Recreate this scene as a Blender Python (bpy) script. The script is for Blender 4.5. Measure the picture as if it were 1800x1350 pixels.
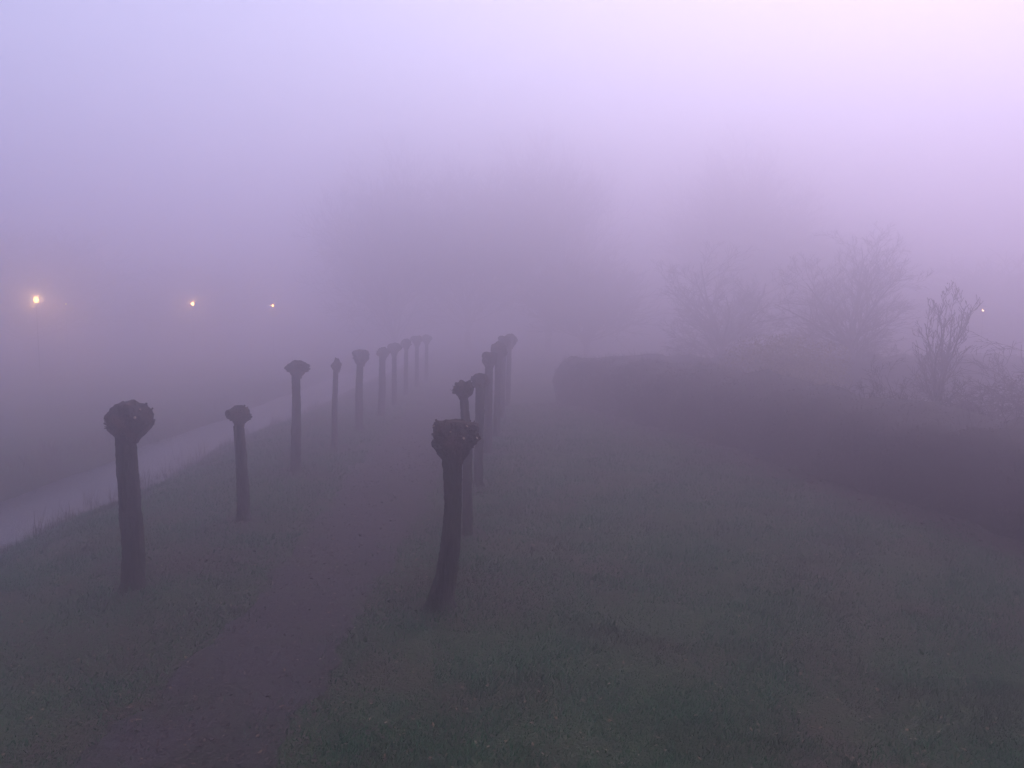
import bpy, math, random
import numpy as np
from mathutils import Vector, noise, Matrix
R = math.radians
scene = bpy.context.scene
for o in list(bpy.data.objects): bpy.data.objects.remove(o)
col = scene.collection

# ------------------------------------------------------------ camera
cd = bpy.data.cameras.new('camera'); cam = bpy.data.objects.new('camera', cd); col.objects.link(cam)
cam.location = (0, 0, 3.4); cam.rotation_euler = (R(90) - math.atan(125/1400), 0, 0)
cd.lens = 28.0; cd.sensor_width = 36.0; cd.clip_start = 0.1; cd.clip_end = 3000
scene.camera = cam

# ------------------------------------------------------------ sky, sun, exposure
SUN_EL, SUN_AZ = R(60), R(36)          # azimuth clockwise from the view direction (+Y)
w = bpy.data.worlds.new('World'); scene.world = w; w.use_nodes = True
nt = w.node_tree; nt.nodes.clear()
sky = nt.nodes.new('ShaderNodeTexSky'); sky.sky_type = 'NISHITA'; sky.sun_disc = False
sky.sun_elevation = SUN_EL; sky.sun_rotation = SUN_AZ
sky.air_density = 1.0; sky.dust_density = 2.0; sky.ozone_density = 2.0
tint = nt.nodes.new('ShaderNodeMix'); tint.data_type = 'RGBA'; tint.blend_type = 'MULTIPLY'
tint.inputs[0].default_value = 1.0
tint.inputs[7].default_value = (1.17, 0.985, 0.90, 1)      # the violet of the hour before sunrise
bg = nt.nodes.new('ShaderNodeBackground'); bg.inputs[1].default_value = 0.12
ow = nt.nodes.new('ShaderNodeOutputWorld')
nt.links.new(sky.outputs[0], tint.inputs[6]); nt.links.new(tint.outputs[2], bg.inputs[0]); nt.links.new(bg.outputs[0], ow.inputs[0])

sl = bpy.data.lights.new('sun', 'SUN'); sl.energy = 0.12; sl.angle = R(90); sl.color = (1.0, 0.80, 0.86)
so = bpy.data.objects.new('sun', sl); col.objects.link(so)
sd = Vector((math.sin(SUN_AZ)*math.cos(SUN_EL), math.cos(SUN_AZ)*math.cos(SUN_EL), math.sin(SUN_EL)))
so.rotation_euler = sd.to_track_quat('Z', 'Y').to_euler(); so.location = (40, 40, 60)

scene.view_settings.view_transform = 'Standard'; scene.view_settings.look = 'None'
scene.view_settings.exposure = 1.12; scene.view_settings.gamma = 1.0
scene.render.engine = 'CYCLES'
cy = scene.cycles
cy.volume_bounces = 8; cy.max_bounces = 10; cy.diffuse_bounces = 2; cy.glossy_bounces = 2
cy.transparent_max_bounces = 8; cy.use_denoising = True; cy.use_adaptive_sampling = False; cy.sample_clamp_indirect = 4.0; cy.sample_clamp_direct = 0.0
HAZE = dict(density=0.054, color=(0.965, 0.922, 1.0, 1), g=0.88)

# ------------------------------------------------------------ helpers
def tag(o, label=None, cat=None, group=None, kind=None):
    if label: o['label'] = label
    if cat: o['category'] = cat
    if group: o['group'] = group
    if kind: o['kind'] = kind
    return o
def empty(name, loc=(0, 0, 0)):
    o = bpy.data.objects.new(name, None); col.objects.link(o); o.location = loc; o.empty_display_size = .3
    return o
def mesh_obj(name, verts, faces, mat, parent=None, smooth=False, loc=None):
    me = bpy.data.meshes.new(name)
    if isinstance(verts, np.ndarray):
        nv = len(verts); nf, k = faces.shape
        me.vertices.add(nv); me.vertices.foreach_set('co', verts.astype(np.float32).ravel())
        me.loops.add(nf*k); me.loops.foreach_set('vertex_index', faces.astype(np.int32).ravel())
        me.polygons.add(nf); me.polygons.foreach_set('loop_start', np.arange(0, nf*k, k, dtype=np.int32))
        me.update(calc_edges=True)
    else:
        me.from_pydata(verts, [], faces); me.update()
    if smooth:
        me.polygons.foreach_set('use_smooth', np.ones(len(me.polygons), bool))
    me.materials.append(mat)
    o = bpy.data.objects.new(name, me); col.objects.link(o)
    if parent: o.parent = parent
    if loc: o.location = loc
    return o

class Tubes:
    def __init__(s): s.v = []; s.f = []
    def tube(s, pts, rad, sides=6, cap=True):
        n = len(pts); b = len(s.v)
        up = Vector((0.31, 0.17, 0.93)).normalized()
        for i, p in enumerate(pts):
            d = (pts[min(i+1, n-1)] - pts[max(i-1, 0)])
            if d.length < 1e-9: d = Vector((0, 0, 1))
            d.normalize()
            a = d.cross(up)
            if a.length < .05: a = d.cross(Vector((1, 0, 0)))
            a.normalize(); c = d.cross(a)
            for k in range(sides):
                t = 2*math.pi*k/sides
                s.v.append(p + (a*math.cos(t) + c*math.sin(t))*rad[i])
        for i in range(n-1):
            for k in range(sides):
                k2 = (k+1) % sides
                s.f.append((b+i*sides+k, b+i*sides+k2, b+(i+1)*sides+k2, b+(i+1)*sides+k))
        if cap:
            s.f.append(tuple(b+(n-1)*sides+k for k in range(sides)))
            s.f.append(tuple(b+k for k in reversed(range(sides))))
    def build(s, name, mat, parent=None, smooth=True, loc=None):
        return mesh_obj(name, [tuple(v) for v in s.v], s.f, mat, parent, smooth, loc)

# ------------------------------------------------------------ materials
def mat(name, c1, c2, scale=6.0, rough=.9, c3=None, scale3=.6, bump=0.0, bscale=40, spec=.25, stretch=None, detail=6):
    m = bpy.data.materials.new(name); m.use_nodes = True
    t = m.node_tree; n = t.nodes; l = t.links; b = n['Principled BSDF']
    b.inputs['Roughness'].default_value = rough; b.inputs['Specular IOR Level'].default_value = spec
    co = n.new('ShaderNodeTexCoord'); mp = n.new('ShaderNodeMapping'); l.new(co.outputs['Object'], mp.inputs[0])
    if stretch: mp.inputs['Scale'].default_value = stretch
    no = n.new('ShaderNodeTexNoise'); no.inputs['Scale'].default_value = scale; no.inputs['Detail'].default_value = detail
    l.new(mp.outputs[0], no.inputs['Vector'])
    cr = n.new('ShaderNodeValToRGB'); l.new(no.outputs['Fac'], cr.inputs[0])
    cr.color_ramp.elements[0].position = .35; cr.color_ramp.elements[1].position = .65
    cr.color_ramp.elements[0].color = (*c1, 1); cr.color_ramp.elements[1].color = (*c2, 1)
    out = cr.outputs[0]
    if c3:
        n3 = n.new('ShaderNodeTexNoise'); n3.inputs['Scale'].default_value = scale3; n3.inputs['Detail'].default_value = 8
        l.new(co.outputs['Object'], n3.inputs['Vector'])
        r3 = n.new('ShaderNodeValToRGB'); l.new(n3.outputs['Fac'], r3.inputs[0])
        r3.color_ramp.elements[0].position = .48; r3.color_ramp.elements[1].position = .68
        mx = n.new('ShaderNodeMix'); mx.data_type = 'RGBA'
        l.new(r3.outputs[0], mx.inputs[0]); l.new(out, mx.inputs[6]); mx.inputs[7].default_value = (*c3, 1)
        out = mx.outputs[2]
    l.new(out, b.inputs['Base Color'])
    if bump:
        nb = n.new('ShaderNodeTexNoise'); nb.inputs['Scale'].default_value = bscale; nb.inputs['Detail'].default_value = 8
        l.new(mp.outputs[0], nb.inputs['Vector'])
        bm = n.new('ShaderNodeBump'); bm.inputs['Strength'].default_value = bump; bm.inputs['Distance'].default_value = .03
        l.new(nb.outputs['Fac'], bm.inputs['Height']); l.new(bm.outputs[0], b.inputs['Normal'])
    return m
M = {}
M['soil'] = mat('grassy_soil', (.020, .034, .014), (.040, .062, .028), 9, c3=(.052, .040, .030), scale3=.55, bump=.8, bscale=30)
M['path'] = mat('dirt_path', (.020, .020, .022), (.056, .051, .053), 16, c3=(.030, .036, .022), scale3=1.1, bump=.35, bscale=45)
M['grass'] = mat('grass_blades', (.008, .068, .026), (.040, .165, .070), 30, c3=(.060, .064, .040), scale3=.7, spec=.35, rough=.6)
M['drygrass'] = mat('reed_blades', (.05, .05, .03), (.11, .09, .06), 3)
M['leaf'] = mat('fallen_leaf', (.08, .042, .025), (.26, .17, .10), 60, rough=.6)
M['bark'] = mat('pollard_bark', (.012, .010, .009), (.044, .037, .031), 16, c3=(.026, .032, .018), scale3=2.2, bump=1.0, bscale=26, stretch=(1, 1, .22))
M['knob'] = mat('pollard_knob', (.012, .009, .008), (.050, .034, .028), 22, c3=(.085, .045, .034), scale3=6, bump=1.0, bscale=40)
M['cut'] = mat('cut_wood', (.30, .22, .16), (.55, .42, .32), 40)
M['twig'] = mat('twig_bark', (.028, .020, .020), (.055, .040, .040), 8)
M['hedgecore'] = mat('hedge_inside', (.010, .012, .011), (.024, .022, .021), 7, bump=.8, bscale=12)
M['hedgeleaf'] = mat('hedge_leaf', (.018, .022, .013), (.050, .040, .028), 3, c3=(.042, .034, .030), scale3=.5, rough=.6)
M['bushleaf'] = mat('bush_leaf', (.17, .145, .05), (.28, .23, .10), 4, rough=.6)
M['pole'] = mat('painted_steel', (.012, .012, .012), (.018, .018, .018), 8, rough=.5)

mw = bpy.data.materials.new('ditch_water'); mw.use_nodes = True
b = mw.node_tree.nodes['Principled BSDF']; b.inputs['Base Color'].default_value = (.03, .035, .04, 1)
b.inputs['Roughness'].default_value = .32; b.inputs['Specular IOR Level'].default_value = 1.0; b.inputs['IOR'].default_value = 1.33
nb = mw.node_tree.nodes.new('ShaderNodeTexNoise'); nb.inputs['Scale'].default_value = 3; bm = mw.node_tree.nodes.new('ShaderNodeBump')
co = mw.node_tree.nodes.new('ShaderNodeTexCoord'); mw.node_tree.links.new(co.outputs['Object'], nb.inputs['Vector'])
bm.inputs['Strength'].default_value = .5; bm.inputs['Distance'].default_value = .02
mw.node_tree.links.new(nb.outputs['Fac'], bm.inputs['Height']); mw.node_tree.links.new(bm.outputs[0], b.inputs['Normal'])

def emit(name, c, s):
    m = bpy.data.materials.new(name); m.use_nodes = True
    b = m.node_tree.nodes['Principled BSDF']
    b.inputs['Base Color'].default_value = (*c, 1); b.inputs['Emission Color'].default_value = (*c, 1); b.inputs['Emission Strength'].default_value = s
    m.cycles.emission_sampling = 'NONE'
    return m

# ------------------------------------------------------------ terrain
def sstep(a, b, x):
    t = np.clip((x-a)/(b-a), 0, 1); return t*t*(3-2*t)
WATER = -.75
def ground_z(x, y):
    x = np.asarray(x, float); y = np.asarray(y, float)
    wob = .12*np.sin(y*.55) + .08*np.sin(y*1.31+1)
    z = -1.35*sstep(6.2, 10.9, -(x+wob*.6)) + 1.25*sstep(10.7, 12.0, -(x+wob))
    z = z + .035*np.sin(x*.9+y*.35) + .03*np.sin(x*.33-y*.71+2) + .012*np.sin(x*3.1+y*2.3) + .010*np.sin(x*2.2-y*4.1)
    return z
def axis(lo, hi, flo, fhi, fs):
    a = [flo]; s = fs
    while a[-1] > lo: s *= 1.16; a.append(max(lo, a[-1]-s))
    a = a[::-1]; a += list(np.arange(flo+fs, fhi, fs)); s = fs
    while a[-1] < hi: s *= 1.16; a.append(min(hi, a[-1]+s))
    return np.array(a)
X = axis(-160, 160, -14, 11, .12); Y = axis(-45, 220, 3, 34, .14)
gx, gy = np.meshgrid(X, Y); gz = ground_z(gx, gy)
rng = np.random.default_rng(5)
near = (gy > 3) & (gy < 34) & (gx > -14) & (gx < 11)
gz = gz + near*rng.normal(0, .006, gz.shape)
V = np.stack([gx, gy, gz], -1).reshape(-1, 3); nx, ny = len(X), len(Y)
idx = np.arange(nx*ny).reshape(ny, nx)
F = np.stack([idx[:-1, :-1], idx[:-1, 1:], idx[1:, 1:], idx[1:, :-1]], -1).reshape(-1, 4)
tag(mesh_obj('ground', V, F, M['soil'], smooth=True), kind='structure')

# path sheet, ragged edges, following the terrain
PL = [(3.0, -3.4), (5.7, -3.3), (7.3, -3.2), (8.8, -3.09), (11.4, -3.16), (15.7, -3.41), (18.9, -3.5), (25, -3.6), (60, -3.6)]
PR = [(3.0, -1.75), (5.7, -1.75), (7.3, -1.76), (8.3, -1.71), (10.4, -1.59), (13.4, -1.5), (15.7, -1.45), (18.9, -1.5), (25, -1.6), (60, -1.6)]
def path_l(y): return np.interp(y, [p[0] for p in PL], [p[1] for p in PL])
def path_r(y): return np.interp(y, [p[0] for p in PR], [p[1] for p in PR])
py_ = np.arange(2.0, 60, .07); NC = 24; vs = []
for i, y in enumerate(py_):
    nl = .26*noise.noise(Vector((y*.9, 3.1, 0))) + .13*noise.noise(Vector((y*3.2, 7.7, 0)))
    nr = .26*noise.noise(Vector((y*.9, 13.1, 0))) + .13*noise.noise(Vector((y*3.2, 17.7, 0)))
    a, c = path_l(y)+nl, path_r(y)+nr
    for k in range(NC+1):
        x = a+(c-a)*k/NC
        z = float(ground_z(x, y)) + .022 + .006*noise.noise(Vector((x*5, y*5, 0)))
        if k in (0, NC): z -= .03
        vs.append((x, y, z))
ii = np.arange(len(py_)*(NC+1)).reshape(len(py_), NC+1)
tag(mesh_obj('path', np.array(vs), np.stack([ii[:-1, :-1], ii[:-1, 1:], ii[1:, 1:], ii[1:, :-1]], -1).reshape(-1, 4), M['path'], smooth=True), kind='structure')
# water
wy = np.linspace(-40, 210, 60)
wv = [(x, y, WATER) for y in wy for x in (-12.2, -8.0)]
tag(mesh_obj('water', wv, [(2*i, 2*i+1, 2*i+3, 2*i+2) for i in range(59)], mw), kind='structure')

# ------------------------------------------------------------ grass and litter
HB = [(9.2, 6.0), (7.59, 11.54), (6.67, 15.32), (5.64, 19.5), (4.76, 22.0), (3.32, 26.35), (1.75, 29.7)]   # front foot of the hedge
def hedge_x(y): return np.interp(y, [p[1] for p in HB], [p[0] for p in HB])
TREES = [(-4.72, 9.65), (-4.42, 12.84), (-4.60, 16.71), (-4.53, 20.11), (-0.85, 8.85), (-.69, 12.13), (-.68, 15.69), (-.59, 19.12)]
def blades(n, seed, ymin, ymax, hmin, hmax, wid, clumps=False):
    r = np.random.default_rng(seed)
    y = ymin*(ymax/ymin)**r.random(n)                         # density falls as 1/d^2 with the spread below
    x = (r.random(n)*2-1)*(y*.70+1.0)
    keep = (x < hedge_x(y)+.1) & (x > -9.1)
    l, rr = path_l(y), path_r(y)
    e = np.minimum(x-l, rr-x) + r.normal(0, .20, n)-.06       # >0 on the path
    tuft = np.sin(x*6.1+y*2.3)*np.sin(y*3.7-x*2.1)+.5*np.sin(x*11+y*7)
    keep &= (e < 0) | ((tuft > .85) & (r.random(n) < .45)) | (r.random(n) < .03)
    keep &= (((x+4.4)/1.3)**2+((y-7.9)/.9)**2 > .6+.8*r.random(n)) | (r.random(n) < .30)
    keep &= (((x+4.6)/1.2)**2+((y-10.6)/.7)**2 > .6+.8*r.random(n)) | (r.random(n) < .5)
    patch = np.sin(x*1.7+y*.9)+np.sin(x*.8-y*1.9+1.3)+np.sin(x*3.7+2.1*y)*.6
    keep &= (patch > -1.3) | (r.random(n) < .45)
    for tx, ty in TREES: keep &= (np.hypot((x-tx), (y-ty)) > .18+.45*r.random(n)) | (r.random(n) < .12)
    if clumps: keep &= (np.sin(x*7.3+1.9*y)*np.sin(y*6.1-2.3*x)+.6*np.sin(x*2.7-y*3.3)) > 1.05
    x, y = x[keep], y[keep]; n = len(x)
    z = ground_z(x, y)
    s = np.clip(y/7, 1, 2.6)
    clump = .75+.35*np.sin(x*2.3+1.1*y)*np.sin(y*2.9-.7*x)
    h = (hmin+(hmax-hmin)*r.random(n)**2)*clump*np.sqrt(s)
    dt = np.min([np.hypot(x-tx, y-ty) for tx, ty in TREES], 0); h = h*np.where(dt < .5, 1.9, 1)
    a = r.random(n)*2*np.pi; w_ = wid*s*(.6+.8*r.random(n))
    lean = r.normal(0, .55, (n, 2))*h[:, None] + np.array([.15, .05])*h[:, None]
    c, sn = np.cos(a)*w_/2, np.sin(a)*w_/2
    p0 = np.stack([x-c, y-sn, z-.005], -1); p1 = np.stack([x+c, y+sn, z-.005], -1)
    p2 = np.stack([x+lean[:, 0], y+lean[:, 1], z+h], -1)
    return np.stack([p0, p1, p2], 1).reshape(-1, 3), np.arange(3*n).reshape(n, 3)
v, f = blades(420000, 1, 4.3, 30, .025, .085, .0075)
v2, f2 = blades(260000, 2, 4.3, 26, .05, .12, .007, True)
f = np.concatenate([f, f2+len(v)]); v = np.concatenate([v, v2])
tag(mesh_obj('grass', v, f, M['grass']), 'short damp green grass over the lawn and the bank', 'grass', kind='stuff')

def litter(name, n, seed, fn, size, m, label, cat):
    r = np.random.default_rng(seed); x, y = fn(r, n); n = len(x)
    z = ground_z(x, y) + .03
    a = r.random(n)*2*np.pi; s = size*(.5+r.random(n))*np.clip(y/8, 1, 1.8)
    ux = np.stack([np.cos(a), np.sin(a), r.normal(0, .25, n)], -1)*s[:, None]
    uy = np.stack([-np.sin(a), np.cos(a), r.normal(0, .25, n)], -1)*s[:, None]*(.35+.35*r.random(n))[:, None]
    p = np.stack([x, y, z], -1)
    v = np.stack([p-ux, p-uy, p+ux*.9, p+uy], 1).reshape(-1, 3)
    return tag(mesh_obj(name, v, np.arange(4*n).reshape(n, 4), m), label, cat, kind='stuff')
def f_path(r, n):
    y = 4.5*(26/4.5)**r.random(n); c = (path_l(y)+path_r(y))/2
    return c+r.normal(0, .85, n), y
def f_all(r, n):
    y = 4.5*(26/4.5)**r.random(n); x = (r.random(n)*2-1)*(y*.68+.5)
    k = (x > -7.5) & (x < hedge_x(y)-.1)
    return x[k], y[k]
def f_tree(r, n):
    t = np.array(TREES)[r.integers(0, len(TREES), n)]
    return t[:, 0]+r.normal(0, .5, n), t[:, 1]+r.normal(0, .45, n)
def f_patch(r, n):
    k = r.integers(0, 3, n); c = np.array([(-4.4, 7.9, .75, .5), (-4.6, 10.6, .7, .4), (-.3, 9.6, .8, .6)])[k]
    return c[:, 0]+r.normal(0, 1, n)*c[:, 2], c[:, 1]+r.normal(0, 1, n)*c[:, 3]
def f_hedge(r, n):
    y = 8*(30/8)**r.random(n); return hedge_x(y)-np.abs(r.normal(0, .35, n)), y
M['leafdark'] = mat('dark_litter', (.022, .017, .015), (.070, .050, .042), 50, rough=.7)
M['leafpale'] = mat('pale_litter', (.16, .12, .08), (.38, .31, .23), 50, rough=.7)
litter('path_litter', 15000, 11, f_path, .018, M['leafdark'], 'dark trodden leaf litter and crumbs covering the bare path', 'leaf litter')
litter('fallen_leaves', 2600, 12, f_all, .016, M['leaf'], 'brown fallen leaves scattered over the lawn', 'leaves')
litter('pale_leaves', 500, 13, f_all, .013, M['leafpale'], 'few pale dry leaves and stalks scattered over grass and path', 'leaves')
litter('trunk_litter', 3500, 14, f_tree, .017, M['leafdark'], 'brown leaf litter round the feet of the pollards', 'leaf litter')
litter('worn_patches', 5200, 16, f_patch, .018, M['leafdark'], 'brown litter on worn muddy patches left of the path and by the near trunk', 'leaf litter')
litter('hedge_litter', 9000, 15, f_hedge, .03, M['leafdark'], 'reddish brown litter along the foot of the hedge', 'leaf litter')

# tall tufts along the ditch edge
def tufts():
    r = np.random.default_rng(3); P = []; 
    for i in range(420):
        y0 = 12+24*r.random()**1.2; side = r.random() < .62
        x0 = (-8.75 if side else -11.6)+r.normal(0, .16)
        n = int(8+14*r.random()); H = .10+.22*r.random()**2
        if r.random() < .10: H = .5; n = 12; x0 -= .25 if side else -.2
        for k in range(n):
            x, y = x0+r.normal(0, .09), y0+r.normal(0, .09); z = max(float(ground_z(x, y)), WATER-.1)
            h = H*(.5+.8*r.random()); a = r.random()*6.28; l = h*r.normal(0, .45); w_ = .008
            c, s = math.cos(a), math.sin(a)
            P += [(x-s*w_, y+c*w_, z), (x+s*w_, y-c*w_, z), (x+c*l, y+s*l, z+h)]
    P = np.array(P); return P, np.arange(len(P)).reshape(-1, 3)
v, f = tufts()
tag(mesh_obj('ditch_reeds', v, f, M['drygrass']), 'rough reed and grass tufts along the edges of the ditch', 'reeds', kind='stuff')

# ------------------------------------------------------------ pollarded willows
def pollard(label, x, y, spine, rads, head, seed, stubs=8, cuts=0, twigs=10, group='pollarded willows along the path'):
    """spine: [(dx, z)...] from foot to neck; rads at the same stations; head: (dx, bottom, top, half width, profile, skew)"""
    rnd = random.Random(seed)
    z0 = float(ground_z(x, y))
    t = tag(empty('pollard_willow', (x, y, z0)), label, 'pollard tree', group)
    # trunk: rings round a bent spine, bark fissures from noise
    zs = [s[1] for s in spine]; N = 70; S = 36
    ytw = rnd.uniform(-.05, .05)
    vs = []; fs = []
    for i in range(N+1):
        z = zs[0] + (zs[-1]-zs[0])*i/N
        cx = float(np.interp(z, zs, [s[0] for s in spine])); r = float(np.interp(z, zs, rads))
        k = max(0, 1-z/.16); r *= 1+.45*k*k
        cyy = ytw*math.sin(z*2.1+seed)
        for j in range(S):
            a = 2*math.pi*j/S
            ca, sa = math.cos(a), math.sin(a)
            q = Vector((ca*1.2+seed*3.1, sa*1.2, z*1.6))
            d = .10*noise.noise(q) + .09*noise.noise(Vector((ca*5, sa*5+seed, z*1.8))) + .07*abs(noise.noise(Vector((ca*8, sa*8, z*7+seed))))
            d += .16*k*math.sin(a*4+seed) + .10*max(0, noise.noise(Vector((ca*2+seed, sa*2, z*5)))-.15)*4*.5
            rr = r*(1+d) + .011*noise.noise(Vector((ca*12+seed, sa*12, z*22)))
            vs.append((cx+ca*rr, cyy+sa*rr, z-.03))
    for i in range(N):
        for j in range(S):
            j2 = (j+1) % S; fs.append((i*S+j, i*S+j2, (i+1)*S+j2, (i+1)*S+j))
    mesh_obj('trunk', vs, fs, M['bark'], t, True)
    # knob: lumpy fist grown from years of cutting
    hx, hb, ht, hw, prof, skew = head
    cy_ = ytw*math.sin(hb*2.1+seed)
    NR, NS = 46, 72; vs = []; fs = []
    pz = [p[0] for p in prof]; pr = [p[1] for p in prof]
    def surf(u, a, full=True):
        r = float(np.interp(u, pz, pr))*hw; z = hb+(ht-hb)*u
        ca, sa = math.cos(a), math.sin(a)
        e = min(1, max(0, u*3.5))
        d = .15*noise.noise(Vector((ca*1.3+seed*1.7, sa*1.3, u*2.2)))*2.3
        c = noise.cell_vector(Vector((ca*2.6+seed, sa*2.6, u*4.5)))[0]-.5
        v3 = noise.voronoi(Vector((ca*2.0+seed, sa*2.0, u*3.6)))[0][0]
        d += .27*(.45-v3)*1.2
        d += .07*noise.noise(Vector((ca*9, sa*9+seed, u*14))) + .05*noise.noise(Vector((ca*22, sa*22, u*30+seed)))
        d *= e
        sk = skew*e*math.sin(min(1, u)*math.pi*.6)*hw
        zz = z + (.035*noise.noise(Vector((ca*2.5*pr_(u), sa*2.5*pr_(u), seed)))+.014*noise.noise(Vector((ca*9*pr_(u), sa*9*pr_(u), seed*2.))))*(1 if u > .75 else 0)
        return Vector((hx+sk+ca*r*(1+d), cy_+sa*r*(1+d)*.95, zz))
    def pr_(u): return float(np.interp(u, pz, pr))
    for i in range(NR+1):
        u = i/NR; u = u if u < 1 else 1
        for j in range(NS): vs.append(tuple(surf(u, 2*math.pi*j/NS)))
    for i in range(NR):
        for j in range(NS):
            j2 = (j+1) % NS; fs.append((i*NS+j, i*NS+j2, (i+1)*NS+j2, (i+1)*NS+j))
    fs.append(tuple(NR*NS+j for j in range(NS)))
    T = Tubes(); T.v = [Vector(v) for v in vs]; T.f = fs
    for k in range(stubs*5):                                       # short snags all over the knob
        u = rnd.uniform(.35, .97); a = rnd.uniform(0, 2*math.pi); p = surf(u, a)
        c = Vector((hx, cy_, hb+(ht-hb)*.45)); d = (p-c).normalized()
        d = (d+Vector((rnd.uniform(-.3, .3), rnd.uniform(-.3, .3), rnd.uniform(.0, .6)))).normalized()
        L = rnd.uniform(.008, .032); r = rnd.uniform(.006, .017)
        T.tube([p-d*.03, p+d*L*.6, p+d*L], [r*1.3, r, r*.85], 6)
    for k in range(cuts):                                          # fresh pale saw cuts
        u = rnd.uniform(.62, .92); a = rnd.uniform(math.pi*1.08, math.pi*1.92); p = surf(u, a)
        c = Vector((hx, cy_, hb+(ht-hb)*.5)); d = ((p-c).normalized()+Vector((0, -.15, .25))).normalized()
        r = rnd.uniform(.010, .019)
        c_ = Tubes(); c_.tube([p-d*.02, p+d*.022], [r*1.15, r], 9); st = c_.build('branch_stub', M['knob'], t, smooth=False)
        f_ = Tubes(); f_.tube([p+d*.0225, p+d*.0255], [r*.93, r*.9], 9); f_.build('cut_face', M['cut'], st, smooth=False)
    if twigs:
        W = T
        for k in range(twigs):
            u = rnd.uniform(.45, 1.0); a = rnd.uniform(0, 2*math.pi); p = surf(u, a)
            c = Vector((hx, cy_, hb+(ht-hb)*.4)); d = ((p-c).normalized()+Vector((rnd.uniform(-.5, .5), rnd.uniform(-.5, .5), rnd.uniform(-.2, .5)))).normalized()
            L = rnd.uniform(.02, .06); q = Vector((rnd.uniform(-1, 1), rnd.uniform(-1, 1), rnd.uniform(-1, 1)))*.25*L
            W.tube([p-d*.02, p+d*L*.5+q, p+d*L], [.0028, .0022, .0012], 4)
    T.build('knob', M['knob'], t, smooth=False)
    return t
MUSH = [(0, .42), (.10, .50), (.22, .68), (.34, .88), (.48, 1.0), (.64, .99), (.80, .85), (.92, .60), (1, .28)]
FIST = [(0, .44), (.12, .48), (.30, .66), (.50, .92), (.65, 1.0), (.82, .98), (.93, .86), (1, .62)]
BALL = [(0, .42), (.10, .50), (.25, .78), (.45, 1.0), (.65, 1.0), (.82, .84), (.93, .55), (1, .25)]
FLAT = [(0, .38), (.15, .42), (.33, .66), (.48, .94), (.60, 1.0), (.78, .86), (.92, .56), (1, .25)]
DROP = [(0, .50), (.15, .62), (.35, .95), (.50, 1.0), (.65, .80), (.80, .50), (.92, .36), (1, .15)]
# left row, from the nearest
pollard('stout pollard with a broad lopsided knob, nearest in the row by the ditch', -4.72, 9.65,
        [(0, 0), (.015, .45), (0, 1.0), (-.005, 1.5), (.0, 2.02)], [.142, .128, .120, .118, .116], (.03, 1.83, 2.34, .27, MUSH, .10), 3, 10, 2, 16)
pollard('short pollard with a lean and a small flat knob, beside the water', -4.42, 12.84,
        [(0, 0), (.02, .4), (.0, .9), (-.03, 1.6)], [.105, .100, .090, .080], (-.02, 1.55, 1.90, .205, FLAT, .06), 5, 8, 0, 10)
pollard('tall straight pollard with a wide mushroom shaped knob in the ditch row', -4.60, 16.71,
        [(0, 0), (.03, 1.0), (.05, 2.1)], [.105, .092, .080], (.07, 1.97, 2.35, .245, FLAT, .08), 8, 8, 0, 8)
pollard('thin pollard with a small pointed knob in the ditch row', -4.53, 20.11,
        [(0, 0), (.02, 1.0), (.07, 2.0)], [.080, .066, .056], (.09, 1.90, 2.26, .135, DROP, .05), 12, 6, 0, 6)
pollard('pollard with a neat round knob, just beyond the thin one', -4.42, 22.87,
        [(0, 0), (.01, 1.0), (.05, 2.1)], [.115, .100, .092], (.07, 1.88, 2.35, .235, FIST, .0), 15, 6, 0, 6)
pollard('fading pollard with a broad knob, sixth along the ditch row', -4.33, 26.2,
        [(0, 0), (.04, 1.0), (.07, 2.1)], [.115, .105, .095], (.09, 1.85, 2.27, .235, FLAT, .05), 17, 6, 0, 4)
pollard('faint pollard in the fog, seventh along the ditch row', -4.38, 29.5,
        [(0, 0), (.0, 1.0), (.02, 2.1)], [.10, .085, .08], (.02, 1.85, 2.30, .24, FIST, .0), 19, 5, 0, 0)
pollard('very faint pollard in the fog, eighth along the ditch row', -4.38, 32.8,
        [(0, 0), (.0, 1.0), (.02, 2.1)], [.095, .08, .075], (.02, 1.85, 2.29, .22, MUSH, .0), 23, 5, 0, 0)
pollard('pollard all but lost in the fog, ninth along the ditch row', -4.35, 36.3,
        [(0, 0), (.0, 1.0), (.02, 2.1)], [.10, .085, .08], (.02, 1.85, 2.34, .25, FIST, .0), 29, 5, 0, 0)
pollard('last visible pollard of the ditch row, a bare hint in the fog', -4.30, 40.0,
        [(0, 0), (.0, 1.0), (.02, 2.1)], [.10, .085, .08], (.02, 1.85, 2.34, .23, MUSH, .0), 31, 5, 0, 0)
# right row
pollard('dark curved pollard with pale saw cuts on its flat knob, nearest on the lawn side', -.85, 8.85,
        [(0, 0), (.09, .35), (.150, .75), (.180, 1.2), (.18, 1.8)], [.155, .130, .110, .097, .110], (.185, 1.66, 2.15, .243, FIST, .02), 6, 12, 6, 30)
pollard('crooked slender pollard with a small round knob behind the curved one', -.69, 12.13,
        [(0, 0), (.0, .9), (.01, 1.35), (.005, 1.65), (-.03, 1.9), (-.05, 2.2)], [.075, .070, .066, .066, .064, .060], (-.055, 2.11, 2.40, .150, BALL, .0), 9, 8, 0, 10)
pollard('thick straight pollard with a ball shaped knob, third on the lawn side', -.68, 15.69,
        [(0, 0), (.03, 1.0), (.05, 2.0)], [.090, .084, .090], (.06, 1.90, 2.24, .165, BALL, .0), 14, 6, 0, 6)
pollard('tall pollard with a tapering knob, fourth on the lawn side', -.59, 19.12,
        [(0, 0), (.02, 1.0), (.04, 2.1)], [.095, .09, .095], (.05, 2.0, 2.45, .180, FIST, .0), 16, 6, 0, 5)
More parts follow.
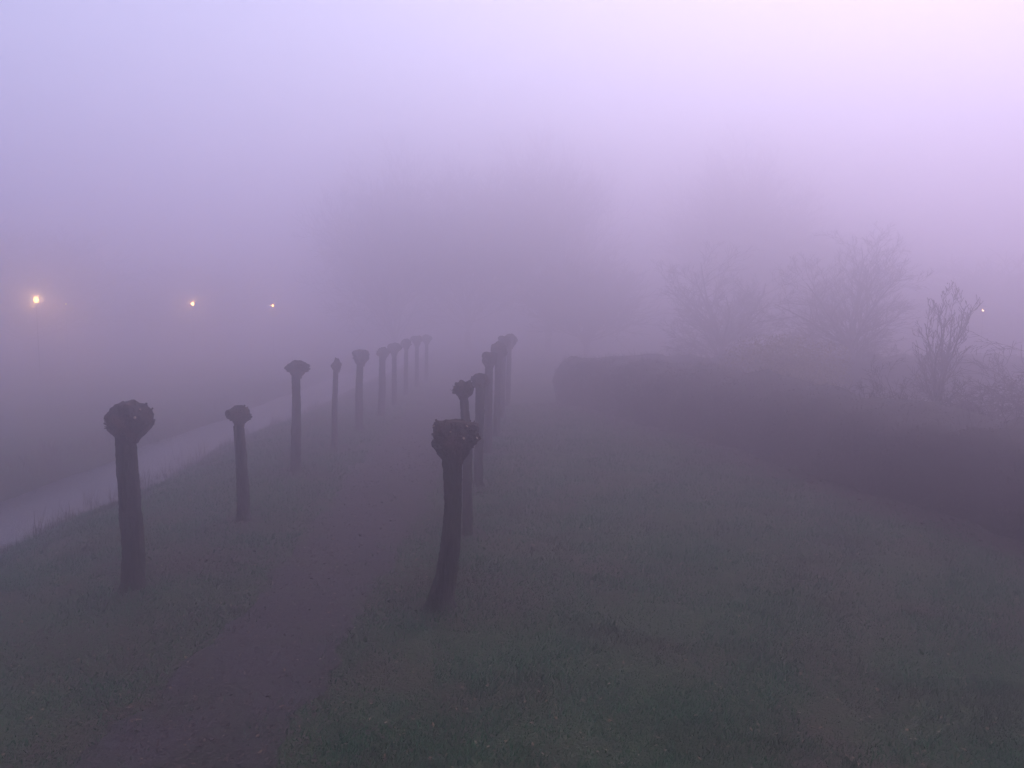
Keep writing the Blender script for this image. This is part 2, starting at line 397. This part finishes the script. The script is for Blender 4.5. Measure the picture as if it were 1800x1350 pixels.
pollard('hazy taller pollard, fifth on the lawn side', -.43, 21.9,
        [(0, 0), (.02, 1.0), (.05, 2.3)], [.095, .085, .085], (.08, 2.12, 2.62, .20, BALL, .0), 18, 6, 0, 0)
pollard('faint pollard beyond the hazy one, sixth on the lawn side', -.32, 25.3,
        [(0, 0), (.02, 1.0), (.05, 2.3)], [.095, .085, .085], (.08, 2.1, 2.62, .22, FIST, .0), 20, 6, 0, 0)
pollard('faintest pollard on the lawn side, seventh in its row', -.15, 29.0,
        [(0, 0), (.02, 1.0), (.05, 2.3)], [.095, .085, .085], (.08, 2.1, 2.66, .23, BALL, .0), 24, 6, 0, 0)

# ------------------------------------------------------------ bare trees and shrubs
def grow(T, rnd, p, d, L, r, lev, cfg):
    n = cfg['steps']; pts = [p.copy()]; rad = [r]; q = p.copy(); dd = d.copy()
    for i in range(n):
        dd = (dd + Vector((rnd.gauss(0, 1), rnd.gauss(0, 1), rnd.gauss(0, 1)))*cfg['wig'] + Vector((0, 0, cfg['up']))).normalized()
        if cfg.get('droop') : dd = (dd+Vector((0, 0, -cfg['droop']*(i/n)))).normalized()
        q = q + dd*(L/n); pts.append(q.copy()); rad.append(max(cfg['rmin'], r*(1-(i+1)/n*cfg['taper'])))
    T.tube(pts, rad, 7 if lev == 0 else (5 if r > .02 else 3), cap=False)
    if lev >= cfg['levels']: return
    nb = cfg['nb'][lev]
    for k in range(nb):
        t = cfg['t0'][lev] + (1-cfg['t0'][lev])*(k+rnd.random())/nb
        i = min(n-1, int(t*n)); f = t*n-i
        pp = pts[i].lerp(pts[i+1], f); ax = (pts[i+1]-pts[i]).normalized()
        perp = ax.cross(Vector((rnd.gauss(0, 1), rnd.gauss(0, 1), rnd.gauss(0, 1)))).normalized()
        an = R(cfg['ang'][lev]*rnd.uniform(.7, 1.3))
        nd = (ax*math.cos(an)+perp*math.sin(an)).normalized()
        rr = rad[i]*(1-f)+rad[i+1]*f
        grow(T, rnd, pp, nd, L*cfg['ratio'][lev]*(1.15-.45*t)*rnd.uniform(.75, 1.2), max(cfg['rmin'], rr*.62), lev+1, cfg)
def bare_tree(name, label, cat, x, y, h, seed, spread=40, trunk_r=.09, stems=1, levels=4, nb=(9, 6, 5, 4), rmin=.006, group=None, clear=.22, up=.10, leaves=0, lean=0, wide=1.0, droop=0, ratio=None, stemang=14, matn='twig', radius=None, wig=.10, low=0, lowlen=.42):
    rnd = random.Random(seed); z0 = float(ground_z(x, y))
    root = tag(empty(name, (x, y, z0-.03)), label, cat, group)
    cfg = dict(steps=7, wig=wig, up=up, droop=droop, taper=.8, rmin=rmin, levels=levels, nb=nb, t0=(.0, .2, .2, .15, .1), ang=(spread, 38, 36, 38, 38), ratio=ratio or (.72, .55, .5, .5, .5))
    tr = Tubes(); cr = Tubes(); ch = h*clear
    top = Vector((lean*ch, 0, ch))
    tr.tube([Vector((0, 0, 0)), top*.5+Vector((.02, .01, 0)), top], [trunk_r*1.35, trunk_r*1.05, trunk_r], 10)
    tr.build('trunk', M['twig'], root)
    for s in range(stems):
        a = 2*math.pi*(s+rnd.random()*.7)/stems; an = R(stemang*rnd.uniform(.35, 1.35)) if stems > 1 and s else 0
        d = Vector((math.sin(an)*math.cos(a), math.sin(an)*math.sin(a), math.cos(an)))
        k0 = len(cr.v)
        grow(cr, rnd, top-Vector((0, 0, .02)), d, (h-ch)*(rnd.uniform(.85, 1.0)*(1-.18*an) if s else 1.0), trunk_r*(.85 if stems == 1 else .6), 0, cfg)
    nmain = len(cr.v)
    for s in range(low):                                            # long low limbs reaching out sideways
        a = 2*math.pi*(s+rnd.random())/low; an = R(rnd.uniform(45, 80))
        d = Vector((math.sin(an)*math.cos(a), math.sin(an)*math.sin(a), math.cos(an)))
        grow(cr, rnd, top*rnd.uniform(.35, 1.0), d, h*lowlen*rnd.uniform(.8, 1.2), trunk_r*.32, 0, dict(cfg, up=.02, droop=.05, wig=.10))
    vv = np.array([tuple(v) for v in cr.v]); mx = vv[:nmain, 2].max(); s = (h-ch)/max(.1, mx-ch)
    vv[:, 2] = ch + (vv[:, 2]-ch)*np.where(vv[:, 2] > ch, s, 1); vv[:, 0] *= wide; vv[:, 1] *= wide
    if radius:
        q = np.percentile(np.hypot(vv[:nmain, 0], vv[:nmain, 1]), 93); vv[:nmain, :2] *= radius/q
    vv[:, 2] = np.maximum(vv[:, 2], .05)
    mesh_obj('crown', [tuple(v) for v in vv], cr.f, M[matn], root, True)
    if leaves:                                                      # the few brown leaves still hanging
        tips = vv[vv[:, 2] > ch+(h-ch)*.86]; P = []
        for k in range(leaves):
            c = tips[rnd.randrange(len(tips))]+np.array([rnd.uniform(-.05, .05) for _ in range(3)])
            a, b_ = rnd.random()*6.28, rnd.uniform(-1, 1); s_ = rnd.uniform(.025, .06)
            u = np.array([math.cos(a), math.sin(a), b_])*s_; w_ = np.array([-math.sin(a), math.cos(a), rnd.uniform(-1, 1)])*s_*.6
            P += [tuple(c-u), tuple(c-w_), tuple(c+u), tuple(c+w_)]
        mesh_obj('leaves', P, [(4*i, 4*i+1, 4*i+2, 4*i+3) for i in range(leaves)], M['leafdark'], root)
    return root
bare_tree('bare_tree', 'small upright bare tree with a few brown leaves at its top, behind the hedge', 'tree', 11.3, 21, 4.3, 4, spread=30, trunk_r=.085, stems=5, stemang=9, nb=(8, 4, 3, 2), levels=3, leaves=16, clear=.20, up=.12, wig=.10, rmin=.0085, radius=.95, ratio=(.36, .5, .5, .5), low=9)
bare_tree('bare_tree', 'fan shaped bare tree standing behind the small upright one', 'tree', 14.1, 33, 7.2, 7, spread=42, trunk_r=.12, stems=9, stemang=36, nb=(10, 6, 5, 3), levels=3, clear=.27, up=.04, wig=.095, rmin=.0065, radius=3.2, ratio=(.46, .55, .5, .5), low=12, lowlen=.40)
bare_tree('bare_tree', 'paler bare tree to the left of the fan shaped one, beyond the hedge', 'tree', 10.8, 41, 7.1, 11, spread=42, trunk_r=.15, stems=9, stemang=38, nb=(9, 6, 4, 3), levels=3, clear=.24, up=.04, wig=.095, rmin=.0085, radius=3.6, ratio=(.46, .55, .5, .5), low=12, lowlen=.40)
bare_tree('bare_tree', 'arching bare tree cut off by the right edge of the view', 'tree', 12.9, 18.6, 3.6, 13, spread=55, trunk_r=.08, stems=6, stemang=45, nb=(8, 6, 4, 3), levels=3, clear=.12, up=.02, droop=.12, rmin=.006)
# brambly shrubs behind the hedge
for i, (x, y, h, lab) in enumerate([
        (8.0, 17.6, 2.5, 'lone spindly shrub rising from the hedge top, left of the upright tree'),
        (9.6, 19.2, 2.4, 'arching thorny shrub at the left foot of the upright tree'),
        (12.0, 20.2, 2.5, 'tangled shrub at the right foot of the upright tree'),
        (11.2, 17.6, 2.3, 'dense bare shrub between the upright tree and the right edge'),
        (9.9, 16.2, 2.05, 'low twiggy shrub just behind the hedge top')]):
    bare_tree('bare_shrub', lab, 'shrub', x, y, h, 40+i, spread=50, trunk_r=.035, stems=(2 if i == 0 else 7), stemang=(8 if i == 0 else 48), nb=(7, 5, 4, 3), levels=3, clear=.08, up=.03, droop=(.0 if i == 0 else .14), rmin=.0045,
              wide=(.45 if i == 0 else 1.0), group='bare shrubs behind the hedge', ratio=(.5, .5, .5, .5))
# tall bare trees deep in the fog
FAR = [(-7.2, 49, 14.3, 3.7, 'tall bare tree ghosting in the fog above the left row of pollards'),
       (-2.9, 52, 13.6, 3.6, 'bare tree deep in the fog between the two tallest of the middle clump'),
       (2.3, 51, 15.0, 3.4, 'tallest bare tree of the middle clump, above the right row of pollards'),
       (15.2, 52, 15.0, 3.9, 'tall bare tree deep in the fog above the paler tree behind the hedge'),
       (22.5, 55, 10.0, 4.2, 'lower bare tree deep in the fog right of the tall one behind the hedge'),
       (-30.5, 50, 9.2, 5.2, 'bare tree behind the brightest street lamp at the left edge'),
       (-24.0, 60, 8.0, 5.0, 'low wide bare tree in the fog behind the middle street lamp'),
       (29.5, 47, 6.8, 4.0, 'low bare tree in the fog by the lamp at the right edge'),
       (4.4, 47, 7.0, 3.0, 'smaller bare tree in the fog before the tallest of the middle clump')]
for i, (x, y, h, wd, lab) in enumerate(FAR):
    k = 1.32; x, y, h = x*k, y*k, 3.4+(h-3.4)*k*1.06
    bare_tree('tall_tree' if h > 10 else 'bare_tree', lab, 'tree', x, y, h, 70+i, spread=42, trunk_r=.26, stems=6, stemang=22, nb=(13, 9, 7, 5), levels=3, clear=.10, up=.06, rmin=.032, radius=wd*k*1.22, group='bare trees deep in the fog')

# ------------------------------------------------------------ hedge and evergreen bush
def leaf_cards(P, Nrm, size, r):
    n = len(P); a = r.normal(0, 1, (n, 3)); a /= np.linalg.norm(a, axis=1)[:, None]
    b_ = np.cross(a, Nrm+r.normal(0, .6, (n, 3))); b_ /= np.linalg.norm(b_, axis=1)[:, None]+1e-9
    s = (size*(.6+.8*r.random(n)))[:, None]
    v = np.stack([P-a*s, P-b_*s*.5, P+a*s, P+b_*s*.5], 1).reshape(-1, 3)
    return v, np.arange(4*n).reshape(n, 4)
def hedge():
    root = tag(empty('hedge', (6, 16, 0)), 'long dark leafy hedge along the right side of the lawn, turning off in the fog', 'hedge')
    pts = [Vector((x, y, 0)) for x, y in HB] + [Vector((1.75, 31.4, 0)), Vector((3.2, 32.4, 0)), Vector((6, 32.8, 0)), Vector((12, 33.2, 0)), Vector((24, 33.6, 0))]
    # resample the front foot
    seg = []; 
    for i in range(len(pts)-1):
        n = max(1, int((pts[i+1]-pts[i]).length/.22))
        for k in range(n): seg.append(pts[i].lerp(pts[i+1], k/n))
    sm = seg[:]
    for _ in range(8):
        sm = [seg[0]]+[(sm[i-1]+sm[i]*2+sm[i+1])/4 for i in range(1, len(sm)-1)]+[sm[-1]]
    n = len(sm); off = Vector((6.0, -12.0, 0))
    prof = [(0.0, .0), (-.02, .35), (-.05, .8), (.0, 1.25), (.10, 1.52), (.35, 1.68), (.8, 1.74), (1.4, 1.72), (2.0, 1.70), (2.4, 1.5), (2.5, .8), (2.5, 0)]
    V = []; 
    for i, p in enumerate(sm):
        d = (sm[min(i+1, n-1)]-sm[max(0, i-1)]).normalized(); nr = Vector((d.y, -d.x, 0))
        wd = 1.0 if p.y < 27 else max(.35, 1-(p.y-27)/6)
        if p.y > 30.5: wd = .6
        for (u, z) in prof:
            q = p + nr*(u*wd)
            l = noise.noise(Vector((q.x*.8, q.y*.8, z*1.2)))
            l2 = noise.noise(Vector((q.x*2.6, q.y*2.6, z*3)))
            zz = z*float(np.interp(q.y, [10, 17, 26, 30], [.84, .90, 1.02, .95]))*(1+.17*l+.07*l2); q = q - nr*(.26*l+.10*l2)
            V.append((q.x-6, q.y-16, zz+float(ground_z(q.x, q.y))-.02))
    m = len(prof); F = []
    for i in range(n-1):
        for k in range(m-1): F.append((i*m+k, i*m+k+1, (i+1)*m+k+1, (i+1)*m+k))
    F.append(tuple(range(m))); F.append(tuple(reversed(range((n-1)*m, n*m))))
    mesh_obj('branches', V, F, M['hedgecore'], root, True)
    Va = np.array(V).reshape(n, m, 3); r = np.random.default_rng(8)
    N = 150000
    ys = Va[:, 0, 1]+16; seglen = np.linalg.norm(np.diff(Va[:, 0], axis=0), axis=1); wgt = seglen/np.maximum(9, ys[:-1])**1.4
    i = r.choice(n-1, N, p=wgt/wgt.sum()); k = r.choice(m-4, N, p=np.array([.15, .16, .17, .12, .10, .11, .12, .07])); a, b_ = r.random(N)[:, None], r.random(N)[:, None]
    P = (Va[i, k]*(1-a)+Va[i+1, k]*a)*(1-b_)+(Va[i, k+1]*(1-a)+Va[i+1, k+1]*a)*b_
    Nr = np.cross(Va[i+1, k]-Va[i, k], Va[i, k+1]-Va[i, k]); Nr /= np.linalg.norm(Nr, axis=1)[:, None]+1e-9
    cen = np.array([0, 0, .9]); 
    lift = np.abs(r.normal(0, .05, N))*(1+1.6*(Nr[:, 2] > .3))
    P = P + Nr*lift[:, None]*np.where((Nr[:, 2] > .3)[:, None] | True, 1, 1)
    sz = .022*np.clip((P[:, 1]+16)/12, .9, 2.0)
    v, f = leaf_cards(P, Nr, sz, r)
    mesh_obj('foliage', v, f, M['hedgeleaf'], root)
    T = Tubes(); rn = random.Random(2)
    for q in range(3200):
        i_ = rn.randrange(n-1); k_ = rn.choice([3, 4, 5, 6, 7, 8]); p = Vector(Va[i_, k_]) + Vector((rn.uniform(-.1, .1), rn.uniform(-.1, .1), -.05))
        L = rn.uniform(.06, .22) + .25*rn.random()**6; d = Vector((rn.gauss(0, .5), rn.gauss(0, .5), 1)).normalized()
        T.tube([p, p+d*L*.5+Vector((rn.gauss(0, .02), rn.gauss(0, .02), 0)), p+d*L], [.006, .004, .002], 3)
    T.build('shoots', M['twig'], root)
hedge()
def bush(label, x, y, w_, h, seed, n, mt, size=.035):
    z0 = float(ground_z(x, y)); root = tag(empty('evergreen_bush', (x, y, z0)), label, 'bush')
    r = np.random.default_rng(seed); rn = random.Random(seed)
    T = Tubes()
    P = []; N = []
    lobes = [(rn.gauss(0, w_*.30), rn.gauss(0, w_*.25), h*rn.uniform(.3, .72), rn.uniform(.25, .42)*w_) for _ in range(16)]+[(0, 0, h*.7, w_*.33)]
    for lx, ly, lz, lr in lobes:
        T.tube([Vector((lx*.1, ly*.1, 0)), Vector((lx*.6, ly*.6, lz*.6)), Vector((lx, ly, lz))], [.04, .025, .012], 5)
        k = n//len(lobes); d = r.normal(0, 1, (k, 3)); d /= np.linalg.norm(d, axis=1)[:, None]
        rad = lr*(.55+.5*r.random(k)**.5)
        q = np.array([lx, ly, lz])+d*rad[:, None]*np.array([1, 1, .85])
        P.append(q); N.append(d)
    P = np.concatenate(P); N = np.concatenate(N); k = (P[:, 2] > .02) & (P[:, 2] < h); P, N = P[k], N[k]
    T.build('stems', M['twig'], root)
    v, f = leaf_cards(P, N, np.full(len(P), size), r); mesh_obj('foliage', v, f, mt, root)
bush('round yellowish green bush standing behind the hedge, left of the bare trees', 9.1, 26.6, 3.0, 2.75, 5, 24000, M['bushleaf'])
bush('dark evergreen bush behind the hedge at the right edge', 13.3, 17.6, 2.4, 1.95, 6, 14000, M['hedgeleaf'])

# ------------------------------------------------------------ street lamps
def street_lamp(label, x, y, h, power, bulb_r, strength, c=(1.0, .46, .10)):
    z0 = float(ground_z(x, y)); root = tag(empty('street_lamp', (x, y, z0)), label, 'street lamp', 'street lamps glowing in the fog')
    P = Tubes(); P.tube([Vector((0, 0, -.1)), Vector((0, 0, .5)), Vector((0, 0, .52)), Vector((0, 0, h-.30))], [.04, .04, .022, .018], 10); P.build('pole', M['pole'], root)
    L = Tubes(); L.tube([Vector((0, 0, h-.32)), Vector((0, 0, h-.27)), Vector((0, 0, h-.26))], [.04, .10, .10], 14)
    L.tube([Vector((0, 0, h+.20)), Vector((0, 0, h+.23)), Vector((0, 0, h+.30))], [.26, .24, .05], 18); 
    for k in range(3):
        a = 2*math.pi*(k+.25)/3; L.tube([Vector((.09*math.cos(a), .09*math.sin(a), h-.26)), Vector((.22*math.cos(a), .22*math.sin(a), h+.20))], [.008, .008], 5)
    L.build('lantern', M['pole'], root, smooth=False)
    import bmesh
    bm = bmesh.new(); bmesh.ops.create_uvsphere(bm, u_segments=16, v_segments=10, radius=bulb_r); me = bpy.data.meshes.new('bulb'); bm.to_mesh(me); bm.free()
    me.materials.append(emit('lamp_glow', c, strength)); bo = bpy.data.objects.new('bulb', me); col.objects.link(bo); bo.parent = root; bo.location = (0, 0, h)
    bo.visible_shadow = True
    li = bpy.data.lights.new('lamp_light', 'POINT'); li.energy = power; li.color = (1.0, .58, .22); li.shadow_soft_size = bulb_r*1.05
    lo = bpy.data.objects.new('lamp_light', li); col.objects.link(lo); lo.parent = root; lo.location = (0, 0, h)
street_lamp('nearest and brightest orange street lamp at the left edge of the fog', -25.56, 43, 4.19, 800, .12, 22)
street_lamp('medium street lamp glowing between the first two pollards of the ditch row', -23.16, 58, 4.18, 600, .10, 55)
street_lamp('faint street lamp above the tall mushroom shaped pollard', -18.4, 61.5, 4.06, 260, .075, 45)
street_lamp('tiny dim lamp close beside the brightest lamp', -33.47, 60, 4.2, 60, .05, 30)
street_lamp('pale pinkish lamp at the right edge above the bare shrubs', 26.5, 45, 3.53, 30, .05, 9, c=(1.0, .62, .36))

# ------------------------------------------------------------ haze: one closed box round everything
hx0, hx1, hy0, hy1, hz0, hz1 = -162, 162, -47, 222, -2.7, 21.2
hv = [(x, y, z) for x in (hx0, hx1) for y in (hy0, hy1) for z in (hz0, hz1)]
hf = [(0, 1, 3, 2), (4, 6, 7, 5), (0, 4, 5, 1), (2, 3, 7, 6), (0, 2, 6, 4), (1, 5, 7, 3)]
mh = bpy.data.materials.new('morning_fog'); mh.use_nodes = True; t = mh.node_tree; t.nodes.clear()
pv = t.nodes.new('ShaderNodeVolumePrincipled'); oo = t.nodes.new('ShaderNodeOutputMaterial')
pv.inputs['Color'].default_value = HAZE['color']; pv.inputs['Density'].default_value = HAZE['density']; pv.inputs['Anisotropy'].default_value = HAZE['g']
t.links.new(pv.outputs[0], oo.inputs['Volume'])
tag(mesh_obj('haze', hv, hf, mh), 'dense violet morning fog filling the whole view', 'fog', kind='stuff')
